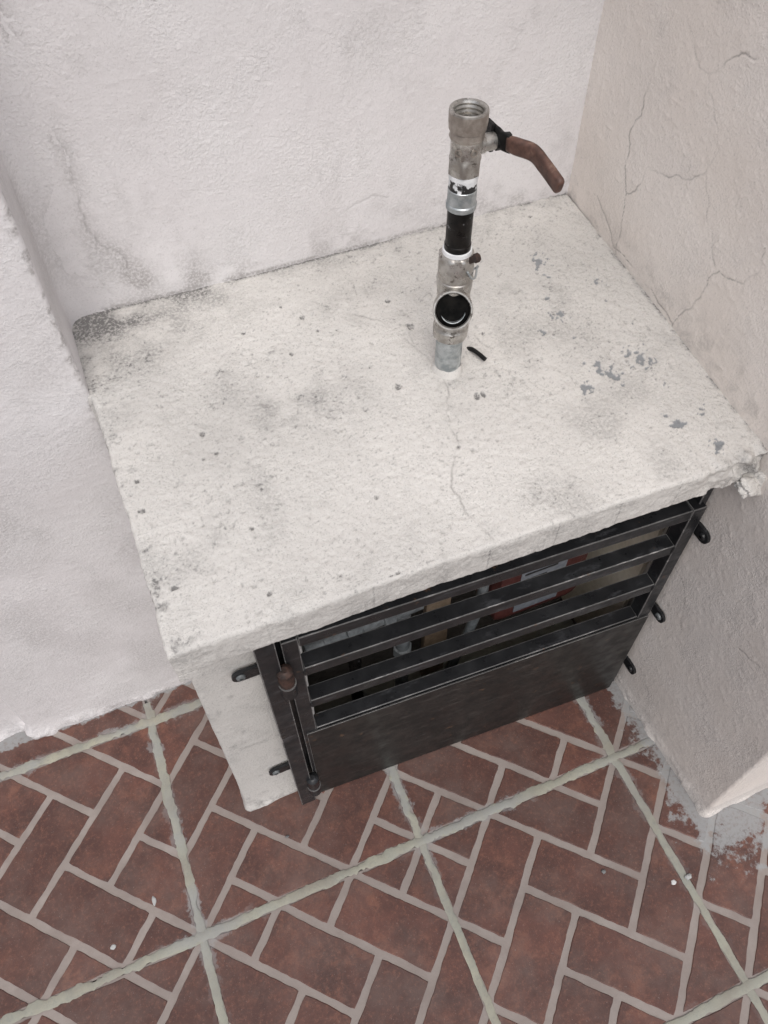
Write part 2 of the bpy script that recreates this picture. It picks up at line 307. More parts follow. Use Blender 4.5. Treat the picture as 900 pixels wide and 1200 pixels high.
def sweep(name, pts, w, h, mats, parent, wdir, round_n=3, matf=None, taper=None):
    """rounded rectangular section w x h swept along pts; wdir = the wide direction"""
    bm = bmesh.new(); rings = []; W0 = Vector(wdir).normalized()
    P = [Vector(p) for p in pts]
    for i, p in enumerate(P):
        t = (P[min(i + 1, len(P) - 1)] - P[max(i - 1, 0)]).normalized(); wv = (W0 - t * W0.dot(t)).normalized(); hv = t.cross(wv)
        k = taper[i] if taper else 1; ring = []; rr = min(w, h) * 0.45
        for cx, cy, a0 in ((1, 1, 0), (-1, 1, 90), (-1, -1, 180), (1, -1, 270)):
            for j in range(round_n + 1):
                th = R(a0 + 90 * j / round_n)
                ring.append(bm.verts.new(p + wv * ((cx * (w / 2 - rr) + rr * math.cos(th)) * k) + hv * ((cy * (h / 2 - rr) + rr * math.sin(th)) * k)))
        rings.append(ring)
    n = len(rings[0])
    for i, (a, b) in enumerate(zip(rings, rings[1:])):
        for k in range(n):
            f = bm.faces.new((a[k], a[(k + 1) % n], b[(k + 1) % n], b[k])); f.smooth = True
            if matf: f.material_index = matf(i)
    bm.faces.new(rings[0][::-1]); bm.faces.new(rings[-1])
    return from_bm(name, bm, mats, parent)
def catmull(P, n=6):
    P = [Vector(p) for p in P]; out = []
    for i in range(len(P) - 1):
        a, b, c, d = P[max(i - 1, 0)], P[i], P[i + 1], P[min(i + 2, len(P) - 1)]
        for k in range(n):
            t = k / n; out.append(0.5 * ((2 * b) + (c - a) * t + (2 * a - 5 * b + 4 * c - d) * t * t + (3 * b - a - 3 * c + d) * t ** 3))
    return out + [P[-1]]
def seq(*segs):
    out = []
    for a, b, st in segs:
        n = max(1, int(round(abs(b - a) / st))); out += list(a + (b - a) * np.arange(n) / n)
    out.append(segs[-1][1]); return np.array(out)
# ================================================================ ground
g = bmesh.new(); bmesh.ops.create_grid(g, x_segments=8, y_segments=8, size=60)
for v in g.verts: v.co.z = -0.012
tag(from_bm('ground', g, M_JOINT), 'pale cement ground spreading out beneath the tiled yard floor', None, None, 'structure')
# ================================================================ floor
floor = tag(empty('floor'), 'red brown brick-pattern tiled yard floor with pale joints', None, None, 'structure')
PE = [(4,4),(5,5),(0,2),(1,3),(2,4),(0,4),(1,5),(4,2),(5,3),(0,0),(1,1),(2,2),(4,0),(5,1),(2,0)]
QE = [(0,6),(2,6),(3,5),(4,4),(0,4),(2,4),(3,3),(4,2),(4,6),(2,2),(3,1),(0,2)]
def brick_polys():
    cells = [(a, b) for a in range(7) for b in range(7) if (a + b) % 2]
    par = {c: c for c in cells}
    def find(c):
        while par[c] != c: c = par[c]
        return c
    for (a, b) in cells:
        if (a + 1, b + 1) in par and (a, b + 1) not in QE: par[find((a, b))] = find((a + 1, b + 1))      # shared side is a Q edge
        if (a + 1, b - 1) in par and (a, b - 1) not in PE: par[find((a, b))] = find((a + 1, b - 1))      # shared side is a P edge
    groups = {}
    for c in cells: groups.setdefault(find(c), []).append(c)
    polys = []
    for cs in groups.values():
        u = [p[0] + p[1] for p in cs]; v = [p[0] - p[1] for p in cs]
        # rectangle in rotated axes: u=x+y, v=x-y ; each cell is centre +-1 in u and v
        lo_u, hi_u, lo_v, hi_v = min(u) - 1, max(u) + 1, min(v) - 1, max(v) + 1
        j = 0.0048 / (TILE / 6) * math.sqrt(2); e = 0.0055 / (TILE / 6)
        planes = [(1, 1, hi_u - j), (-1, -1, -(lo_u + j)), (1, -1, hi_v - j), (-1, 1, -(lo_v + j)), (1, 0, 6 - e), (-1, 0, -e), (0, 1, 6 - e), (0, -1, -e)]
        poly = [(-9, -9), (15, -9), (15, 15), (-9, 15)]
        for A, B, D in planes:
            out = []
            for p, q in zip(poly, poly[1:] + poly[:1]):
                sp, sq = A * p[0] + B * p[1] - D, A * q[0] + B * q[1] - D
                if sp <= 0: out.append(p)
                if (sp < 0) != (sq < 0) and sp != sq:
                    t = sp / (sp - sq); out.append((p[0] + t * (q[0] - p[0]), p[1] + t * (q[1] - p[1])))
            poly = out
            if len(poly) < 3: break
        if len(poly) >= 3: polys.append([(x * TILE / 6 - TILE / 2, y * TILE / 6 - TILE / 2) for x, y in poly])
    return polys
def brick_bm(poly, rng, bm=None, z=0.0016, fine=True):
    bm = bm or bmesh.new()
    cx = sum(p[0] for p in poly) / len(poly); cy = sum(p[1] for p in poly) / len(poly)
    pts = []
    for p, q in zip(poly, poly[1:] + poly[:1]):
        L = math.hypot(q[0] - p[0], q[1] - p[1])
        if L < 1e-4: continue
        off = 0.0; n = max(2, int(L / 0.007)) if fine else 1; tx, ty = (q[0] - p[0]) / L, (q[1] - p[1]) / L
        for k in range(n):
            if not fine: pts.append(p); continue
            t = k / n; off = off * 0.55 + rng.uniform(-0.0007, 0.0007) if k else 0.0
            x, y = p[0] + tx * L * t, p[1] + ty * L * t
            if k == 0: x += (cx - x) * 0.010; y += (cy - y) * 0.010
            pts.append((x + ty * off, y - tx * off))
    top, low = [], []
    for x, y in pts:
        d = math.hypot(x - cx, y - cy) + 1e-6; s = 1 - min(0.0016 / d, 0.2)
        top.append(bm.verts.new((cx + (x - cx) * s, cy + (y - cy) * s, z))); low.append(bm.verts.new((x, y, -0.0005)))
    f = bm.faces.new(top)
    for i in range(len(pts)):
        k = (i + 1) % len(pts); q = bm.faces.new((low[i], low[k], top[k], top[i])); q.smooth = True
    return bm
rng = random.Random(11)
POLYS = brick_polys(); BR_ME = []
for poly in POLYS:
    me = bpy.data.meshes.new('brick'); b = brick_bm(poly, rng); bmesh.ops.recalc_face_normals(b, faces=b.faces[:]); b.to_mesh(b and me); b.free(); me.materials.append(M_BRICK); BR_ME.append(me)
tb = box_bm((-TILE / 2 + 0.002, -TILE / 2 + 0.002, -0.010), (TILE / 2 - 0.002, TILE / 2 - 0.002, 0.0), 0.0008)
TILE_ME = bpy.data.meshes.new('floor_tile'); tb.to_mesh(TILE_ME); tb.free(); TILE_ME.materials.append(M_JOINT)
TURN = {(1, 0): 0, (0, 0): -90, (-1, 1): 90, (0, 1): 180, (1, 1): 90, (2, 0): 0, (-1, 0): 0, (2, 1): 180, (-1, 2): -90, (0, 2): 180}
skip = {(1, 2), (2, 2), (3, 2), (3, 1)}
for i in range(-2, 4):
    for j in range(-2, 3):
        if (i, j) in skip or (i in (-2,) and j in (-2, 2)) or (i, j) == (2, 1) and False: continue
        t = bpy.data.objects.new('floor_tile', TILE_ME); COL.objects.link(t); t.parent = floor
        t.location = ((i + 0.5) * PITCH[0], (j + 0.5) * PITCH[1], 0)
        t.rotation_euler.z = R(TURN.get((i, j), rng.choice((0, 90, 180, 270))))
        if i == -2 or j == -2: continue      # outer ring gets its bricks below
        for me in BR_ME:
            b = bpy.data.objects.new('brick', me); COL.objects.link(b); b.parent = t
# outer tiles of the yard, out of the frame: the same bricks joined
far = bmesh.new(); far_t = bmesh.new()
for i in range(-8, 9):
    for j in range(-9, 4):
        inner = -2 < i < 4 and -2 < j < 3 and (i, j) not in skip
        ring = (i == -2 or j == -2) and -2 <= i < 4 and -2 <= j < 3 and not (i == -2 and j in (-2, 2))
        if inner or (j >= 2 and i > -2): continue
        M = Matrix.Translation(((i + 0.5) * PITCH[0], (j + 0.5) * PITCH[1], 0)) @ Matrix.Rotation(R(rng.choice((0, 90, 180, 270))), 4, 'Z')
        for poly in POLYS:
            v0 = len(far.verts)
            brick_bm([tuple((M @ Vector((p[0], p[1], 0)))[:2]) for p in poly], rng, far, fine=False)
        if not ring: box_bm((-TILE / 2 + 0.002, -TILE / 2 + 0.002, -0.010), (TILE / 2 - 0.002, TILE / 2 - 0.002, 0.0), 0, 0, far_t, M)
tag(from_bm('outer_bricks', far, M_BRICK, floor), kind='stuff'); tag(from_bm('outer_tiles', far_t, M_JOINT, floor), kind='stuff')
def grout_strip(p, q, w, seed):
    r_ = random.Random(seed); p, q = Vector(p), Vector(q); d = (q - p); L = d.length; d /= L; n = Vector((-d.y, d.x)); N = int(L / 0.004)
    bm = bmesh.new(); rows = []
    a = b = 0
    for k in range(N + 1):
        s = p + d * (L * k / N); a = a * 0.6 + r_.gauss(0, 0.00055); b = b * 0.6 + r_.gauss(0, 0.00055)
        messy = max(0, min(1, (s.y - 0.27) / 0.1)) if s.x < 0.8 else 0
        l = w / 2 + a * (1 + 1.6 * messy) + 0.0008 * messy; rr = w / 2 + b * (1 + 1.6 * messy) + 0.0008 * messy; zt = 0.0017 + r_.gauss(0, 0.00005)
        rows.append([bm.verts.new((*(s + n * l), 0.0012)), bm.verts.new((*(s + n * l * 0.85), zt)), bm.verts.new((*(s + n * (l - rr) * 0.2), zt - 0.0001)), bm.verts.new((*(s - n * rr * 0.85), zt)), bm.verts.new((*(s - n * rr), 0.0012))])
    for r0, r1 in zip(rows, rows[1:]):
        for k in range(4): bm.faces.new((r0[k], r0[k + 1], r1[k + 1], r1[k])).smooth = True
    return from_bm('grout_line', bm, M_GROUT, floor)
for i in range(-1, 5):
    top = 0.70 if i < 1 else (0.46 if i < 3 else 0.2)
    grout_strip((i * PITCH[0], -0.66), (i * PITCH[0], top), 0.0114, 100 + i)
for j in range(-1, 3):
    grout_strip((-0.6, j * PITCH[1]), ((1.3 if j < 1 else (0.735 if j == 1 else 0.2)), j * PITCH[1]), 0.0114, 200 + j)
    for o in (COL.objects[-1],): o.location.z = 0.0003
# ================================================================ walls
def wall_sheet(path, ss, zs, cracks, seed, to_uv, crack_w=0.0008, ragged=0.006, dirt_shade_fn=None, amp=0.0007, soft=None):
    """path(s) -> (x, y, nx, ny); displaced plaster skin"""
    S_, Z_ = np.meshgrid(ss, zs, indexing='ij')
    X, Y, NX, NY = [np.vectorize(lambda s, k=k: path(s)[k])(ss)[:, None] * np.ones_like(Z_) for k in range(4)]
    d = fbm(S_, Z_, 7, 2, seed) * 0.003 + fbm(S_, Z_, 60, 2, seed + 7, 0.6) * amp * 0.35
    d += np.maximum(0, fbm(S_, Z_, 170, 1, seed + 11) - 0.1) * amp * 1.2
    u, v = to_uv(X, Y, Z_)
    cr = line_field(u, v, cracks, crack_w, seed) if cracks else np.zeros_like(d)
    cr = cr ** (1 + 2.5 * sstep(-0.2, 0.3, fbm(u, v, 55, 2, seed + 4))) * (0.25 + 0.75 * sstep(-0.35, 0.25, fbm(u, v, 26, 2, seed + 3)))
    d -= cr * 0.0007
    foot = 1 - sstep(0.0, 0.03, Z_); d += foot * (0.002 + ragged * np.maximum(0, fbm(S_, Z_, 45, 4, seed + 5) + 0.1))
    A = {'crack': np.minimum(cr * 0.62, 0.6), 'dirt_shade': np.clip(dirt_shade_fn(u, v, X, Y, Z_), 0, 1) if dirt_shade_fn else np.zeros_like(d), 'chip': np.zeros_like(d)}
    return X, Y, NX, NY, Z_, d, A
def rounded_path(pts, r0, radii=None):
    """polyline with rounded corners; returns path(s), total, corner s-values; normal on the left side"""
    P = [Vector(p) for p in pts]; segs = []; n = len(P); rad = [0] + list(radii or [r0] * (n - 2)) + [0]; lens = []
    for i in range(n - 1):
        d = (P[i + 1] - P[i]).normalized(); a = P[i] + d * rad[i]; b = P[i + 1] - d * rad[i + 1]
        segs.append(('l', a, b, d)); lens.append((b - a).length)
        if i < n - 2:
            d2 = (P[i + 2] - P[i + 1]).normalized(); segs.append(('a', b, P[i + 1] + d2 * rad[i + 1], d, d2, rad[i + 1])); lens.append(rad[i + 1] * math.pi / 2)
    cum = np.concatenate([[0], np.cumsum(lens)])
    def path(s):
        k = min(max(int(np.searchsorted(cum, s, 'right')) - 1, 0), len(segs) - 1); t = (s - cum[k]) / lens[k]; g = segs[k]
        if g[0] == 'l': p = g[1].lerp(g[2], t); d = g[3]
        else:
            r = g[5]; c = g[1] + g[4] * r; p = c - g[4] * (r * math.cos(t * math.pi / 2)) + g[3] * (r * math.sin(t * math.pi / 2))
            d = (g[3] * math.cos(t * math.pi / 2) + g[4] * math.sin(t * math.pi / 2)).normalized()
        return p.x, p.y, -d.y, d.x
    return path, cum
# right wall: from the inner back corner to its free end, then away to the right
pathR, cumR = rounded_path([(0.0, 0.9), (0.0, 0.207), (1.6, 0.207)], 0.006)
def dirt_r(u, v, X, Y, Z):
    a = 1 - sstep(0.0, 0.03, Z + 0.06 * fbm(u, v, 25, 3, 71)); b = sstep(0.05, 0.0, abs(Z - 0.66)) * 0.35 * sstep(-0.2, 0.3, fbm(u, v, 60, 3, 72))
    return a * 0.35 + b
zs = seq((-0.012, 0.45, 0.0021), (0.45, 1.0, 0.00125), (1.0, 1.35, 0.03))
ss = seq((0.0, cumR[1], 0.0013), (cumR[1], cumR[2], 0.001), (cumR[2], cumR[2] + 0.2, 0.0025), (cumR[2] + 0.2, cumR[3], 0.05))
X, Y, NX, NY, Z, d, A = wall_sheet(pathR, ss, zs, CR_RIGHT, 21, lambda X, Y, Z: (Y, Z), dirt_shade_fn=dirt_r, amp=0.0009)
T = (0.828 - Y) / 0.62
WX = 0.723 + 0.014 * T - 0.020 * np.clip(T, 0, 1.2) * np.clip(Z / 0.6, 0, 1)
P = np.stack([X + WX + NX * -d, Y + NY * -d, Z], -1)
def dirt_w(u, v, X, Y, Z):
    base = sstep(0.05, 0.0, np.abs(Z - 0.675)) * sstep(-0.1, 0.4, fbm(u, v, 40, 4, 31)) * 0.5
    left = sstep(0.16, 0.0, np.hypot((u - 0.13) * 0.6, v - 0.67)) * 0.45 * sstep(-0.35, 0.3, fbm(u, v, 30, 3, 33))
    blotch = sstep(0.0, 0.5, fbm(u, v, 6, 4, 35)) * 0.26 + sstep(0.1, 0.5, fbm(u * 2.5, v, 18, 4, 36)) * 0.15
    soft = line_field(u, v, [CR_BACK[0]], 0.010, 51) * 0.30; blotch = blotch + soft
    return base + left + blotch
wall = tag(grid_mesh('plaster_wall', [(P, A)], M_RWALL), 'warm cream plaster wall with branching cracks, on the right beside the slab and door lugs', 'wall')
box = box_bm((0.80, 0.26, -0.01), (1.6, 0.9, 1.36), 0.004); box_bm((0.70, 0.212, 1.345), (1.6, 0.9, 1.375), 0.004, 0, box); from_bm('wall_core', box, M_RWALL, wall)
# back wall
us = seq((0.09, 0.76, 0.0016)); zs = seq((-0.012, 0.60, 0.012), (0.60, 1.02, 0.0015), (1.02, 2.3, 0.04))
lineB = lambda s: (s, 0.828, 0.0, -1.0)
X, Y, NX, NY, Z, d, A = wall_sheet(lineB, us, zs, CR_BACK, 51, lambda X, Y, Z: (X, Z), 0.0011, dirt_shade_fn=dirt_w, amp=0.0007)
A['crack'] *= 0.42
fillet = (1 - sstep(0.0, 0.02, Z - 0.662)) * sstep(0.60, 0.66, Z)
A['dirt_shade'] = np.clip(A['dirt_shade'] + np.exp(-((Z - 0.6665) / 0.0022) ** 2) * sstep(-0.35, 0.15, fbm(X, Z, 25, 3, 58)) * 0.9, 0, 1)
P = np.stack([X, Y - d, Z], -1)
wall = tag(grid_mesh('plaster_wall', [(P, A)], M_WALL), 'off-white plaster back wall of the alcove behind the standing pipe', 'wall')
from_bm('wall_core', box_bm((0.06, 0.86, -0.01), (0.76, 1.05, 2.29), 0.004), M_WALL, wall)
# left wall: recess cheek, front face, free corner, face set slightly back
pathL, cumL = rounded_path([(0.21, 0.8275), (0.113, 0.8275), (0.113, 0.713), (-0.176, 0.713), (-0.176, 0.733), (-1.8, 0.733)], 0, [0.018, 0.006, 0.006, 0.006])
ssl = seq((0, cumL[5], 0.0018), (cumL[5], cumL[8], 0.0015), (cumL[8], cumL[8] + 0.15, 0.003), (cumL[8] + 0.15, cumL[9], 0.05))
zs = seq((-0.012, 1.05, 0.0018), (1.05, 2.3, 0.04))
def pl(s):
    return pathL(s)
def dirt_shade_l(u, v, X, Y, Z):
    edge = np.exp(-(np.hypot(X - 0.113, Y - 0.713) / 0.007) ** 2) * sstep(0.0, 0.35, fbm(u, v, 120, 3, 91)) * sstep(0.5, 0.6, Z)
    foot = (1 - sstep(0, 0.02, Z + 0.03 * fbm(u, v, 30, 3, 92))) * 0.4
    low = (1 - sstep(0.05, 0.45, Z)) * sstep(-0.4, 0.4, fbm(u, v, 12, 4, 94)) * 0.22  # shade on the lower wall painted into the tone, stronger towards the floor
    return edge + foot + low + sstep(-0.1, 0.5, fbm(u, v, 9, 4, 93)) * 0.35
X, Y, NX, NY, Z, d, A = wall_sheet(pl, ssl, zs, [], 81, lambda X, Y, Z: (X + Y, Z), ragged=0.007, dirt_shade_fn=dirt_shade_l, amp=0.0007)
lump = np.exp(-(((X + 0.19) / 0.03) ** 2 + ((Z - 0.0) / 0.028) ** 2)) * (0.004 + 0.012 * fbm(X, Z, 60, 3, 95)); d = d + np.maximum(lump, 0)
P = np.stack([X + NX * d, Y + NY * d, Z], -1)
wall = tag(grid_mesh('plaster_wall', [(P, A)], M_WALL), 'plain cream plaster wall at the left whose foot meets the brick-pattern tiles', 'wall')
from_bm('wall_core', box_bm((-1.8, 0.78, -0.01), (0.05, 1.05, 2.29), 0.004), M_WALL, wall)
# ================================================================ masonry cabinet
cab = tag(empty('meter_cabinet', (0.42, 0.62, 0)), 'low masonry meter cabinet with a stained cream plaster slab on top, built into the corner', 'cabinet')
cab_inv = Vector((-0.42, -0.62, 0))
def put(o):                 # geometry is in world metres: shift it back under its thing's Empty
    o.location = -Vector(o.parent.location); return o
# slab skin: profile runs from under the front lip, up the front, over the top to the back wall; sides wrap down on the left
TH = 0.042
def slab_pt(s, t):
    """s: across from left (negative wraps down the left side), t: along (negative wraps down the front)"""
    r = 0.007
    def wrap(q):            # returns (inset distance, drop)
        if q >= r: return q, 0.0
        a = (r - q) / r
        ang = np.clip(a, 0, math.pi / 2); ins = r - r * np.sin(ang); drop = r * (1 - np.cos(ang)) + max(0, (a - math.pi / 2) * r)
        return ins, drop
    return wrap(s), wrap(t)
du = seq((-0.056, 0.012, 0.0012), (0.012, SLAB_X1 - SLAB_X0, 0.0014))
dv = seq((-0.062, -0.044, 0.003), (-0.044, 0.012, 0.0012), (0.012, SLAB_YB - SLAB_YF, 0.0014))
RS = 0.004
def wrapv(q, r, maxdrop):
    a = (r - q) / r; ang = np.clip(a, 0, math.pi / 2)
    ins = np.where(q >= r, q, r - r * np.sin(ang)); drop = np.where(q >= r, 0, r * (1 - np.cos(ang)) + np.maximum(0, (a - math.pi / 2) * r))
    under = np.maximum(0, drop - maxdrop)
    return ins + under, np.minimum(drop, maxdrop), np.where(q >= r, 0.0, np.sin(ang)), under
iu, dru, nu_, _ = wrapv(du, 0.004, 0.038); iv, drv, nv_, und = wrapv(dv, 0.004, TH - 0.004)
U, V = np.meshgrid(du, dv, indexing='ij')
IU = iu[:, None] + 0 * V; IV = iv[None, :] + 0 * V; DU = dru[:, None] + 0 * V; DV = drv[None, :] + 0 * V
NXs = -nu_[:, None] + 0 * V; NYs = -nv_[None, :] + 0 * V; NZs = np.sqrt(np.clip(1 - NXs ** 2 - NYs ** 2, 0, 1))
left0 = SLAB_X0 + 0.004 * (1 - IV / 0.43) - 0.004 - 0.010 * sstep(0.293, 0.300, IV)
Xs = left0 + IU; front = SLAB_YF - 0.010 * (IU / 0.6)
Ys = front + IV; drop = np.minimum(np.maximum(DU, DV) + 0.35 * np.minimum(DU, DV), 0.05)
Zs = 0.665 - (0.828 - Ys) * 0.0843
# surface relief
d = fbm(Xs, Ys, 6, 2, 1) * 0.004 + fbm(Xs, Ys, 170, 3, 2, 0.8) * 0.0009 + np.maximum(0, fbm(Xs, Ys, 60, 3, 3)) * 0.0005
edge_n = fbm(Xs, Zs - drop, 90, 4, 4, 0.6) * 0.0018 + fbm(Xs, 0 * Xs, 9, 2, 5) * 0.003
side = sstep(0.3, 1.0, np.abs(NYs)); d = d * (1 - side) + side * (edge_n * 0.7)
sideL = sstep(0.3, 1.0, np.abs(NXs)); d = d + sideL * fbm(Ys, Zs - drop, 40, 3, 6) * 0.002
# broken, lumpy right-hand end of the lip
brk = sstep(0.50, 0.60, IU) * sstep(0.02, -0.002, V); d += brk * (fbm(Xs, Zs - drop, 75, 4, 8) * 0.013 - 0.002)
cr = line_field(Xs, Ys, CR_SLAB, 0.0009, 61) * sstep(-0.5, 0.2, fbm(Xs, Ys, 30, 2, 62)) * (V > 0.004)
chip = blob_field(Xs, Ys, CHIPS, 0.75); spot = blob_field(Xs, Ys, SPOTS, 0.4, 43) * (V > 0.004)
speck = sstep(0.50, 0.62, fbm(Xs, Ys, 170, 2, 9, 0.8) + 0.22 * fbm(Xs, Ys, 10, 2, 10))
pits = sstep(0.46, 0.56, fbm(Xs * 0.8, Ys * 1.3, 330, 2, 12, 0.7) + 0.25 * fbm(Xs, Ys, 14, 2, 13))
d -= cr * 0.0006 + chip * 0.0008 + spot * 0.0015 + speck * 0.0006
rb = random.Random(3)
dirt_shade = speck * 0.35 + pits * 0.40 + spot * 1.0
dirt_shade += sstep(0.17, 0.0, np.hypot((Xs - 0.13) * 0.75, (Ys - 0.81) * 1.2)) * (0.35 + 0.9 * fbm(Xs, Ys, 40, 4, 14)) * 0.95
dirt_shade += np.exp(-((0.826 - Ys) / 0.022) ** 2) * np.clip(0.18 + 0.9 * fbm(Xs, Ys, 35, 4, 15), 0, 1) * 0.6
dirt_shade += np.exp(-(((Xs - 0.30) / 0.09) ** 2 + ((Ys - 0.62) / 0.05) ** 2)) * np.clip(0.1 + 1.2 * fbm(Xs, Ys, 30, 4, 16), 0, 1) * 0.65
dirt_shade += np.exp(-(((Xs - 0.44) / 0.05) ** 2 + ((Ys - 0.60) / 0.03) ** 2)) * np.clip(0.0 + 1.2 * fbm(Xs, Ys, 60, 4, 17), 0, 1) * 0.5
dirt_shade += sstep(0.0, 0.5, fbm(Xs, Ys, 16, 4, 18)) * 0.25
dirt_shade += np.exp(-((0.8265 - Ys) / 0.0022) ** 2) * sstep(-0.35, 0.15, fbm(Xs, Ys, 25, 3, 58)) * 0.9
wedge = np.abs(wall_x_arr(Ys, 0.65) - Xs); dirt_shade += np.exp(-(wedge / 0.0035) ** 2) * sstep(-0.1, 0.35, fbm(Xs, Ys, 110, 3, 59)) * 0.9
dirt_shade += side * (0.12 + 0.5 * np.clip(fbm(Xs, Zs - drop, 50, 4, 19), 0, 1)) + brk * np.clip(fbm(Xs, Zs - drop, 60, 4, 20) + 0.25, 0, 1) * 0.9
dirt_shade += sstep(0.25, 0.5, fbm(Xs, Ys, 90, 3, 22)) * np.exp(-((Xs - left0) / 0.02) ** 2) * 0.7
dirt_shade += np.exp(-(((Xs - 0.132) / 0.008) ** 2 + ((Ys - 0.427) / 0.006) ** 2)) * 0.7 * (fbm(Xs, Ys, 150, 2, 23) > -0.1)
A = {'dirt_shade': np.clip(dirt_shade, 0, 1), 'crack': np.clip(cr * 0.45, 0, 1), 'chip': chip}
NL = np.sqrt(NXs ** 2 + NYs ** 2 + NZs ** 2)
P = np.stack([Xs + NXs / NL * d, Ys + NYs / NL * d, Zs - drop + NZs / NL * d], -1)
put(grid_mesh('slab', [(P, A)], M_SLAB, cab))
core = box_bm((SLAB_X0 + 0.02, SLAB_YF + 0.02, -0.040), (0.72, 0.828, -0.005), 0.002)
for v in core.verts: v.co.z += slab_z(v.co.y) - 0.002
put(from_bm('slab_core', core, M_SLAB, cab))
# pillar (left cheek of the cabinet)
pth, cu = rounded_path([(0.236, 0.80), (0.236, 0.4745), (0.107, 0.4745), (0.107, 0.80)], 0.005)
def pp(s):
    return pth(s)
sp = seq((0, cu[1], 0.004), (cu[1], cu[2], 0.0012), (cu[2], cu[3], 0.0016), (cu[3], cu[4], 0.0012), (cu[4], cu[5], 0.003)); zp = seq((-0.012, 0.625, 0.0018))
def dirt_p(u, v, X, Y, Z):
    return (1 - sstep(0.0, 0.04, Z + 0.05 * fbm(u, v, 40, 3, 111))) * 0.4 * sstep(-0.2, 0.3, fbm(u, v, 90, 3, 112)) + sstep(0.3, 0.6, fbm(u, v, 60, 3, 113)) * 0.3
X, Y, NX, NY, Z, d, A = wall_sheet(lambda s: pp(s), sp, zp, [], 101, lambda X, Y, Z: (X + Y, Z), ragged=0.004, dirt_shade_fn=dirt_p)
top = np.clip(Z / 0.6, 0, 1)
X = X + 0.0100 * top * np.clip((0.236 - X) / 0.13, 0, 1)
P = np.stack([X + NX * d, Y + NY * d, Z], -1); put(grid_mesh('pillar', [(P, A)], M_SLAB, cab))
# inside of the cabinet
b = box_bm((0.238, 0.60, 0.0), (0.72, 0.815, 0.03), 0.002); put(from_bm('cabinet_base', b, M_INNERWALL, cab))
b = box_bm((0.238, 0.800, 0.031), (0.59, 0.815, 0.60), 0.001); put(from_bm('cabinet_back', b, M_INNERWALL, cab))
b = box_bm((0.591, 0.700, 0.031), (0.7115, 0.815, 0.60), 0.002); put(from_bm('tan_render', b, M_TAN, cab))
b = box_bm((0.712, 0.48, 0.031), (0.7195, 0.799, 0.595), 0.001); put(from_bm('side_render', b, M_TAN, cab))
b = box_bm((0.238, 0.47, -0.006), (0.72, 0.598, 0.0035), 0.001); put(from_bm('threshold', b, M_GROUT, cab))
# ================================================================ steel door set
door = tag(empty('cabinet_door', (0.46, 0.448, 0)), 'black steel barred door with a solid lower sheet, closing the masonry cabinet', 'door')
ANG = math.atan2(0.437 - 0.457, 0.50)
# local door axes: x along the door from the left hinge side, y out of the plane, z up
DM = Matrix.Translation((0.2125, 0.457, 0)) @ Matrix.Rotation(ANG, 4, 'Z'); DL = 0.5015
def dpart(name, boxes, parent=door, mats=(M_BLACK, M_WORN), bev=0.0011, wear_glint=1):
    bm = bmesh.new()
    for lo, hi in boxes: box_bm(lo, hi, bev, wear_glint, bm, DM)
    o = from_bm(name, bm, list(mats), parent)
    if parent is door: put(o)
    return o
D0 = 0.020
TOPZ = 0.506
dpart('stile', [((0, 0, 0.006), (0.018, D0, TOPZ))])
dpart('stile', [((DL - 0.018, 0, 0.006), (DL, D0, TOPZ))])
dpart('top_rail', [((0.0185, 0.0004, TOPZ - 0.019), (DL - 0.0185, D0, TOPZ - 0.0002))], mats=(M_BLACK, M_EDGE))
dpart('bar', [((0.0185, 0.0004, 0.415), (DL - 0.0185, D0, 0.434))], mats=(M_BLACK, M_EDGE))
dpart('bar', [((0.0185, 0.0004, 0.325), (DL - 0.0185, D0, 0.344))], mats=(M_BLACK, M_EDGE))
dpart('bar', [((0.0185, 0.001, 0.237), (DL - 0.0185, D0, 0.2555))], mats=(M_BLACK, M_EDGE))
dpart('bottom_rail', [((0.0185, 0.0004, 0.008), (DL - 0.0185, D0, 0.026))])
dpart('panel', [((0.0045, -0.0022, 0.007), (DL - 0.001, -0.0002, 0.2525))], mats=(M_PANEL, M_WORN), bev=0.0006)
# weld beads at the bar ends
for x in (0.0187, DL - 0.0187):
    for z in (0.4245, 0.3345):
        bm = bmesh.new(); bmesh.ops.create_icosphere(bm, subdivisions=2, radius=1, matrix=Matrix.Diagonal((0.0022, 0.0016, 0.008, 1)))
        bm.transform(DM @ Matrix.Translation((x, 0.0002, z))); put(from_bm('weld_bead', bm, M_BLACK, door, True))
# outer frame: posts and head
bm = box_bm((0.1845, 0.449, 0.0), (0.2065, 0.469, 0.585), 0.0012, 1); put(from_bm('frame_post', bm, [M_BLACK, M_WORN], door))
bm = box_bm((0.1900, 0.4695, 0.004), (0.2165, 0.4725, 0.575), 0.0006); put(from_bm('gap_shade', bm, M_BLACK, door))  # black strip added behind the hinge gap, stands in for its shade
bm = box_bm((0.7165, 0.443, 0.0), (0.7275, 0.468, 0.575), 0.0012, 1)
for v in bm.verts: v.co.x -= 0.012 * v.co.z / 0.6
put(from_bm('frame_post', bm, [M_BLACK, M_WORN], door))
HM = Matrix.Translation((0.207, 0.4605, 0)) @ Matrix.Rotation(math.atan2(0.447 - 0.4605, 0.50), 4, 'Z')
bm = box_bm((0.001, 0.0, 0.520), (0.500, 0.022, 0.545), 0.0012, 1, None, HM); put(from_bm('frame_head', bm, [M_BLACK, M_WORN], door))
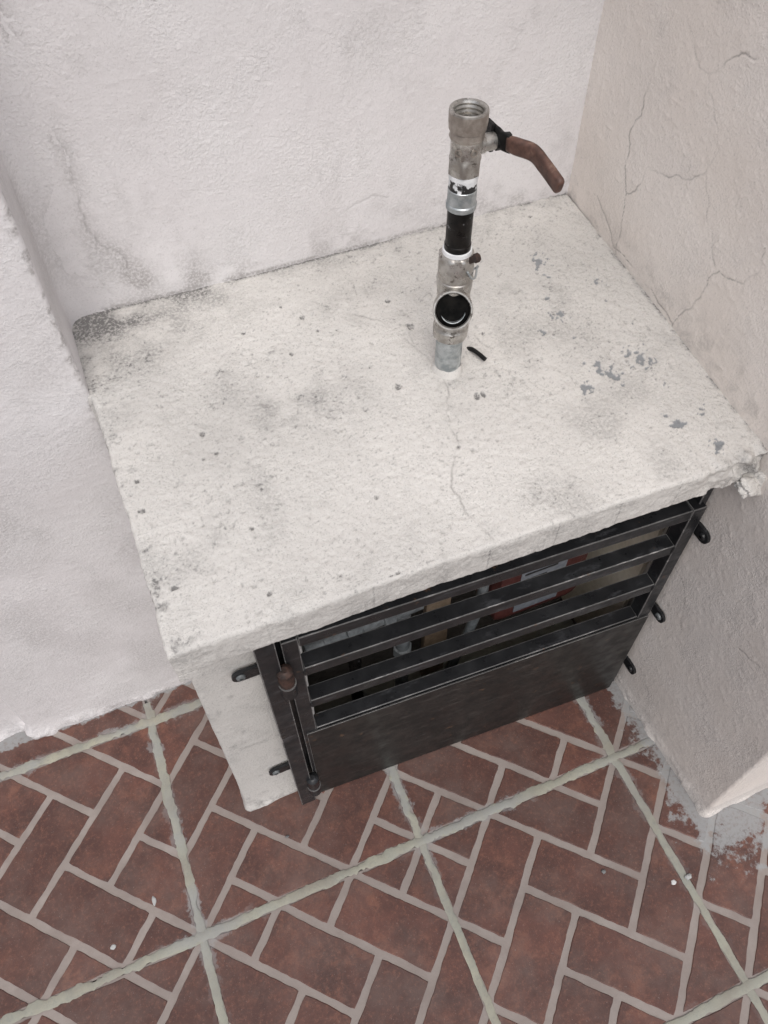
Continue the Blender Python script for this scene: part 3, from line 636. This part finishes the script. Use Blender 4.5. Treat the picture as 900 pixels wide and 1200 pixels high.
# barrel hinges
for z0, rusty in ((0.405, True), (0.045, False)):
    h = lathe('hinge', [(0, 0.0085), (0.001, 0.0092), (0.026, 0.0092), (0.027, 0.0085)], [M_BLACK], door, (0.209, 0.449, z0), segs=24); put(h)
    k = lathe('hinge_knuckle', [(0.0275, 0.0078), (0.029, 0.0090), (0.056, 0.0090), (0.058, 0.0072), (0.060, 0.0040)], [M_RUST if rusty else M_BLACK], h, (0.209, 0.449, z0), segs=24)
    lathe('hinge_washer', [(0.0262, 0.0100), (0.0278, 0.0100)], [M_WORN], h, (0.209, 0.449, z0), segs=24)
# fixing lugs
def lug_mesh(L, W, T, M):
    """slotted tab with a rounded outer end, lying in local xy, hole near the end"""
    bm = bmesh.new(); N = 16; out = []; hole = []
    c = L - W / 2
    for k in range(N):
        th = 2 * math.pi * k / N; dx, dy = math.cos(th), math.sin(th); 
        if dx >= 0: p = (c + dx * W / 2 * 1.0, dy * W / 2)
        else:
            s = min(c / max(-dx, 1e-6), (W / 2) / max(abs(dy), 1e-6)); p = (c + dx * s, dy * s)
        out.append(p); hole.append((c + 0.0045 * 1.2 * dx, 0.0040 * dy))
    rings = [[bm.verts.new((x, y, z)) for x, y in ps] for ps, z in ((out, 0), (out, T), (hole, T), (hole, 0))]
    for a, b in zip(rings, rings[1:] + rings[:1]):
        for k in range(N): bm.faces.new((a[k], a[(k + 1) % N], b[(k + 1) % N], b[k]))
    bm.transform(M); return bm
def lug(M, L=0.030, W=0.020, light=False):
    bm = lug_mesh(L, W, 0.004, M); o = from_bm('fixing_lug', bm, [M_BLACK], door); put(o)
    c = L - W / 2
    lo = lathe('screw', [(0.0041, 0.0001), (0.0041, 0.0055), (0.0062, 0.0046), (0.0068, 0.0020)], [M_GREYP if light else M_BLACK], o, (0, 0, 0), segs=20, closed_caps=False)
    lo.data.transform(M @ Matrix.Translation((c, 0, 0))); return o
# on the right wall the lugs lie flat on the wall and point out of the doorway (-Y)
for z, ll in ((0.458, False), (0.258, True), (0.085, False)):
    wx = wall_x(0.43, z) - 0.0015
    lug(Matrix.Translation((wx, 0.447, z)) @ Matrix(((0, 0, -1, 0), (-1, 0, 0, 0), (0, 1, 0, 0), (0, 0, 0, 1))), light=ll)
# on the pillar they lie flat on its front face and point left
for z, ll in ((0.446, True), (0.128, True)):
    lug(Matrix.Translation((0.188, 0.4715, z)) @ Matrix(((-1, 0, 0, 0), (0, 0, -1, 0), (0, -1, 0, 0), (0, 0, 0, 1))), L=0.033, W=0.019, light=ll)
# ================================================================ standpipe
PX, PY, PZ = 0.4655, 0.6225, 0.6480
pipe = tag(empty('standpipe', (PX, PY, PZ)), 'vertical water pipe with a ball valve on top, rising out of the plaster slab', 'pipe')
pipe.rotation_euler = (R(-0.6), R(0.7), 0)
O3 = (0, 0, 0)
lathe('lower_pipe', [(0, 0.0135), (0.052, 0.0135)], M_GALV, pipe, O3, segs=36)
b = lathe('mortar_collar', [(-0.001, 0.0175), (0.0030, 0.0158), (0.0055, 0.0144), (0.007, 0.0132)], M_SLAB, pipe, O3, segs=36, closed_caps=False, wob=0.06)
tee = lathe('tee_body', [(0.044, 0.0140), (0.046, 0.0172), (0.057, 0.0176), (0.0595, 0.0160), (0.063, 0.0156), (0.100, 0.0160), (0.106, 0.0168), (0.114, 0.0172), (0.1150, 0.0164), (0.118, 0.0176, 8), (0.138, 0.0174, 8), (0.1405, 0.0155), (0.142, 0.0130)], M_NICKEL, pipe, O3, segs=48)
br = Vector((-0.40, -0.80, 0.42)).normalized(); PZ0 = 0.083
port = lathe('tee_port', [(0.0, 0.0140), (0.008, 0.0158), (0.014, 0.0172), (0.0155, 0.0186), (0.0290, 0.0188), (0.0300, 0.0182), (0.0300, 0.0168), (0.0285, 0.0158), (0.0245, 0.0156), (0.0240, 0.0154), (0.0238, 0.0005)], [M_NICKEL, M_GALV, M_INNER], tee, (0, 0, PZ0), tuple(br), segs=48, closed_caps=False, matf=lambda i: 0 if i < 7 else 2)
# pale crescent added low in the dark mouth, stands in for the lit bore wall
sx = br.cross(Vector((0, 0, 1))).normalized(); sy = sx.cross(br)
arc = [Vector((0, 0, PZ0)) + br * 0.0262 + (sx * math.cos(R(a)) + sy * math.sin(R(a))) * 0.0118 for a in range(190, 331, 7)]
sweep('lit_crescent', arc, 0.0075, 0.0012, M_GALV, tee, tuple(br), taper=[0.35 + 0.65 * math.sin(math.pi * k / (len(arc) - 1)) for k in range(len(arc))])
# small rusty screw and wire loop at the top of the tee
lathe('screw', [(0, 0.0030), (0.007, 0.0030), (0.0072, 0.0044, 6), (0.0115, 0.0044, 6), (0.012, 0.003)], M_RUST, tee, (0.006, -0.012, 0.137), (0.5, -0.6, 0.62), segs=24)
wl_ = catmull([(0.003, -0.0170, 0.130), (0.008, -0.0185, 0.122), (0.014, -0.014, 0.120), (0.019, -0.006, 0.123), (0.022, -0.002, 0.120), (0.020, 0.001, 0.116), (0.015, -0.002, 0.118)], 6)
sweep('wire_loop', wl_, 0.0020, 0.0020, M_GALV, tee, (0.1, 0.2, 1))
lathe('thread_tape', [(0.141, 0.0134), (0.1415, 0.0138), (0.1450, 0.0134), (0.1455, 0.0124)], M_TAPE, pipe, O3, segs=36)
lathe('black_nipple', [(0.143, 0.0120), (0.1505, 0.0122), (0.1515, 0.0115), (0.189, 0.0115)], M_BPIPE, pipe, O3, segs=36)
lathe('coupling', [(0.1850, 0.0120), (0.1858, 0.0131), (0.1900, 0.0134), (0.1910, 0.0124), (0.2035, 0.0125), (0.204, 0.0120)], M_GALV, pipe, O3, segs=36)
lathe('painted_nipple', [(0.199, 0.0121), (0.2165, 0.0121)], M_BLOT, pipe, O3, segs=36)
lathe('thread_tape', [(0.2135, 0.0125), (0.2185, 0.0125)], M_TAPE, pipe, O3, segs=36)
valve = lathe('ball_valve', [(0.2175, 0.0125), (0.2185, 0.0146, 6), (0.2290, 0.0146, 6), (0.2305, 0.0133), (0.2325, 0.0128), (0.2335, 0.0135, 8), (0.2455, 0.0138, 8), (0.2475, 0.0140)], M_NICKEL, pipe, O3, segs=48)
lathe('valve_socket', [(0.2470, 0.0138), (0.2485, 0.0145), (0.2540, 0.0150, 6), (0.2545, 0.0151), (0.2600, 0.0157), (0.2685, 0.0158), (0.2700, 0.0154), (0.2705, 0.0146), (0.2695, 0.0125),
     (0.2680, 0.0118), (0.2662, 0.0125), (0.2644, 0.0118), (0.2626, 0.0125), (0.2608, 0.0118), (0.2590, 0.0125), (0.2572, 0.0118), (0.248, 0.0116), (0.244, 0.002)], [M_NICKELD, M_NICKEL], valve, O3, segs=48, closed_caps=False, matf=lambda i: 0 if i < 5 else 1)
# raised marks cast in the valve body
for mx, ax_ in ((-0.0105, (-0.80, -0.60, 0)), (0.0005, (0.02, -1.0, 0))):
    lathe('cast_ring', [(0.0, 0.0032), (0.0008, 0.0032), (0.0008, 0.0021), (0.0, 0.0021)], M_NICKELD, valve, (mx, -0.0132 if mx > -0.005 else -0.0080, 0.2395), ax_, segs=20, closed_caps=False)
SZ = 0.2395
stem = lathe('valve_stem', [(0.008, 0.0085), (0.015, 0.0080), (0.0155, 0.0070), (0.024, 0.0070), (0.026, 0.0060)], M_NICKEL, valve, (0, 0, SZ), (1, -0.05, 0), segs=32)
lathe('packing_nut', [(0.0250, 0.0080, 6), (0.032, 0.0080, 6), (0.0325, 0.0055), (0.0355, 0.0050, 6), (0.039, 0.0046, 6)], M_BPLAST, valve, (0, 0, SZ), (1, -0.05, 0), segs=36)
# lever: a stop plate round the stem, then a grip bent outwards and pointing towards the front
LV = catmull([(0.0265, 0.010, SZ + 0.002), (0.0270, 0.0, SZ + 0.002), (0.0285, -0.011, SZ + 0.003), (0.0335, -0.023, SZ + 0.004), (0.0410, -0.036, SZ + 0.004), (0.0430, -0.050, SZ + 0.001), (0.0440, -0.063, SZ - 0.002), (0.0448, -0.075, SZ - 0.005)], 6)
nL = len(LV)
sweep('lever', LV[:16], 0.0150, 0.0042, M_BPLAST, valve, (0, 0, 1), taper=[1.15 if i < 9 else 1.0 for i in range(16)])
sweep('lever_grip', LV[14:], 0.0140, 0.0068, M_LEVER, valve, (0, 0, 1), taper=[0.9 + 0.1 * min(1, i / 3) if i < nL - 14 - 3 else (1.0, 0.92, 0.6)[i - (nL - 14 - 3)] for i in range(nL - 14)])
bm = bmesh.new(); box_bm((0.0225, 0.001, SZ - 0.011), (0.0265, 0.013, SZ + 0.012), 0.001, 0, bm); from_bm('stop_tab', bm, M_BPLAST, valve)
# ================================================================ meter and pipes inside the cabinet
meter = tag(empty('gas_meter', (0.60, 0.60, 0.03)), 'red brown meter with a grey paper label, behind the bars of the door', 'meter')
def mbox(name, lo, hi, mat, parent, bev):
    o = from_bm(name, box_bm(lo, hi, bev), mat, parent); o.data.polygons.foreach_set('use_smooth', [False] * len(o.data.polygons)); return o
mbox('meter_case', (-0.080, -0.075, 0.17), (0.062, 0.045, 0.335), M_RED, meter, 0.018)
mbox('meter_neck', (-0.060, -0.030, 0.3355), (-0.030, 0.000, 0.40), M_RED, meter, 0.004)
mbox('meter_neck', (0.020, -0.030, 0.3355), (0.050, 0.000, 0.40), M_RED, meter, 0.004)
lb = mbox('label', (-0.050, -0.0765, 0.262), (0.020, -0.0755, 0.318), M_LABEL, meter, 0)
for k, (a, b_) in enumerate(((-0.045, -0.030), (-0.045, 0.005), (-0.045, -0.01))):
    mbox('print_line', (a, -0.0770, 0.306 - k * 0.014), (b_, -0.0766, 0.310 - k * 0.014), M_INK, lb, 0)
lbl2 = mbox('label', (-0.050, -0.0765, 0.195), (0.020, -0.0755, 0.238), M_LABEL, meter, 0)
manifold = tag(empty('supply_pipe', (0.33, 0.53, 0.34)), 'grey fitting with hexagonal nuts behind the upper bars near the hinge side', 'pipe')
lathe('run', [(-0.085, 0.011), (-0.084, 0.0135), (-0.060, 0.0135), (-0.059, 0.010), (-0.030, 0.010), (-0.029, 0.017, 6), (-0.010, 0.017, 6), (-0.009, 0.011), (0.020, 0.011), (0.021, 0.016, 6), (0.036, 0.016, 6), (0.037, 0.012), (0.075, 0.012)], M_GREYP, manifold, O3, (1, 0.05, 0.02), segs=30)
lathe('drop', [(-0.004, 0.010), (-0.11, 0.010), (-0.111, 0.014, 6), (-0.13, 0.014, 6), (-0.131, 0.010), (-0.30, 0.010)], M_GREYP, manifold, (0.052, 0.003, 0), segs=26)
lathe('drop', [(-0.004, 0.009), (-0.30, 0.009)], M_BPIPE, manifold, (-0.02, 0.0, 0), segs=26)
card = tag(empty('cardboard_pad', (0.452, 0.56, 0.03)), 'dull brown board standing behind the bars between the grey fitting and the meter', 'board')
mbox('board', (-0.022, 0.0, 0.0), (0.016, 0.012, 0.315), M_CARD, card, 0.002)
mbox('fold', (-0.022, -0.016, 0.295), (0.016, -0.0005, 0.300), M_CARD, card, 0.001)
hose = tag(sweep('hose', catmull([(0.470, 0.55, 0.03), (0.474, 0.53, 0.15), (0.488, 0.52, 0.30), (0.500, 0.54, 0.38), (0.53, 0.585, 0.42)], 8), 0.014, 0.014, M_GREYP, None, (1, 0, 0)), 'grey hose curving up beside the red brown meter', 'hose')

# ================================================================ loose bits
cb = tag(sweep('cable_stub', catmull([(0.4975, 0.640, 0.6480), (0.4985, 0.632, 0.6535), (0.5010, 0.622, 0.6550), (0.5040, 0.612, 0.6545)], 5), 0.0046, 0.0046, M_BPLAST, None, (0, 0.3, 1)), 'short black cable end lying on the slab at the right of the pipe base', 'cable')
def blob(name, x, y, z, rx, ry, rz, mat, seed, label, cat, group=None, sub=2):
    bm = bmesh.new(); bmesh.ops.create_icosphere(bm, subdivisions=sub, radius=1); r_ = random.Random(seed); ph = [r_.uniform(0, 6) for _ in range(3)]
    for v in bm.verts:
        k = 1 + 0.22 * math.sin(3 * v.co.x + ph[0]) * math.cos(4 * v.co.y + ph[1]) + r_.uniform(-0.07, 0.07)
        v.co = Vector((v.co.x * rx * k, v.co.y * ry * k, v.co.z * rz * k))
    o = from_bm(name, bm, mat, None, True); o.location = (x, y, z); return tag(o, label, cat, group)
blob('paint_drop', 0.6419, 0.1459, 0.0018, 0.0042, 0.0036, 0.0006, M_CRUMB, 1, 'round white paint drop on a brick close beside the right-hand greenish joint', 'paint drop')
blob('paint_drop', -0.0526, 0.4033, 0.0018, 0.0030, 0.0065, 0.0008, M_HAZE, 2, 'drop-shaped white mortar blot on the pale joint at the lower left', 'paint drop')
blob('paint_drop', -0.1176, 0.3675, 0.0018, 0.0040, 0.0032, 0.0006, M_HAZE, 3, 'faint pale blot in the middle of a brick at the lower left', 'paint drop')
blob('mortar_crumb', 0.6650, 0.1438, 0.0030, 0.006, 0.004, 0.002, M_HAZE, 4, 'flat pale mortar crumb stuck to the right-hand greenish joint, next to the white paint drop', 'crumb')
blob('pebble', 0.5565, 0.1955, 0.0030, 0.0035, 0.003, 0.0018, M_STONE, 5, 'tiny dark pebble lying on a red brown brick at the lower right', 'pebble')
blob('pebble', 0.1494, 0.414, 0.0030, 0.0030, 0.0020, 0.0015, M_STONE, 6, 'tiny dark pebble on the pale joint in front of the door hinge side', 'pebble')
o = blob('mortar_lump', 0.716, 0.405, 0.590, 0.024, 0.012, 0.011, M_SLAB, 7, 'rough lump of mortar squeezed out under the right end of the slab lip', 'mortar', sub=5)
va = np.array([v.co[:] for v in o.data.vertices]); nn = 1 + 0.9 * fbm(va[:, 0] + va[:, 2] * 0.7, va[:, 1] - va[:, 2], 110, 4, 77)
o.data.vertices.foreach_set('co', (va * nn[:, None]).astype(np.float32).ravel()); o.data.update()
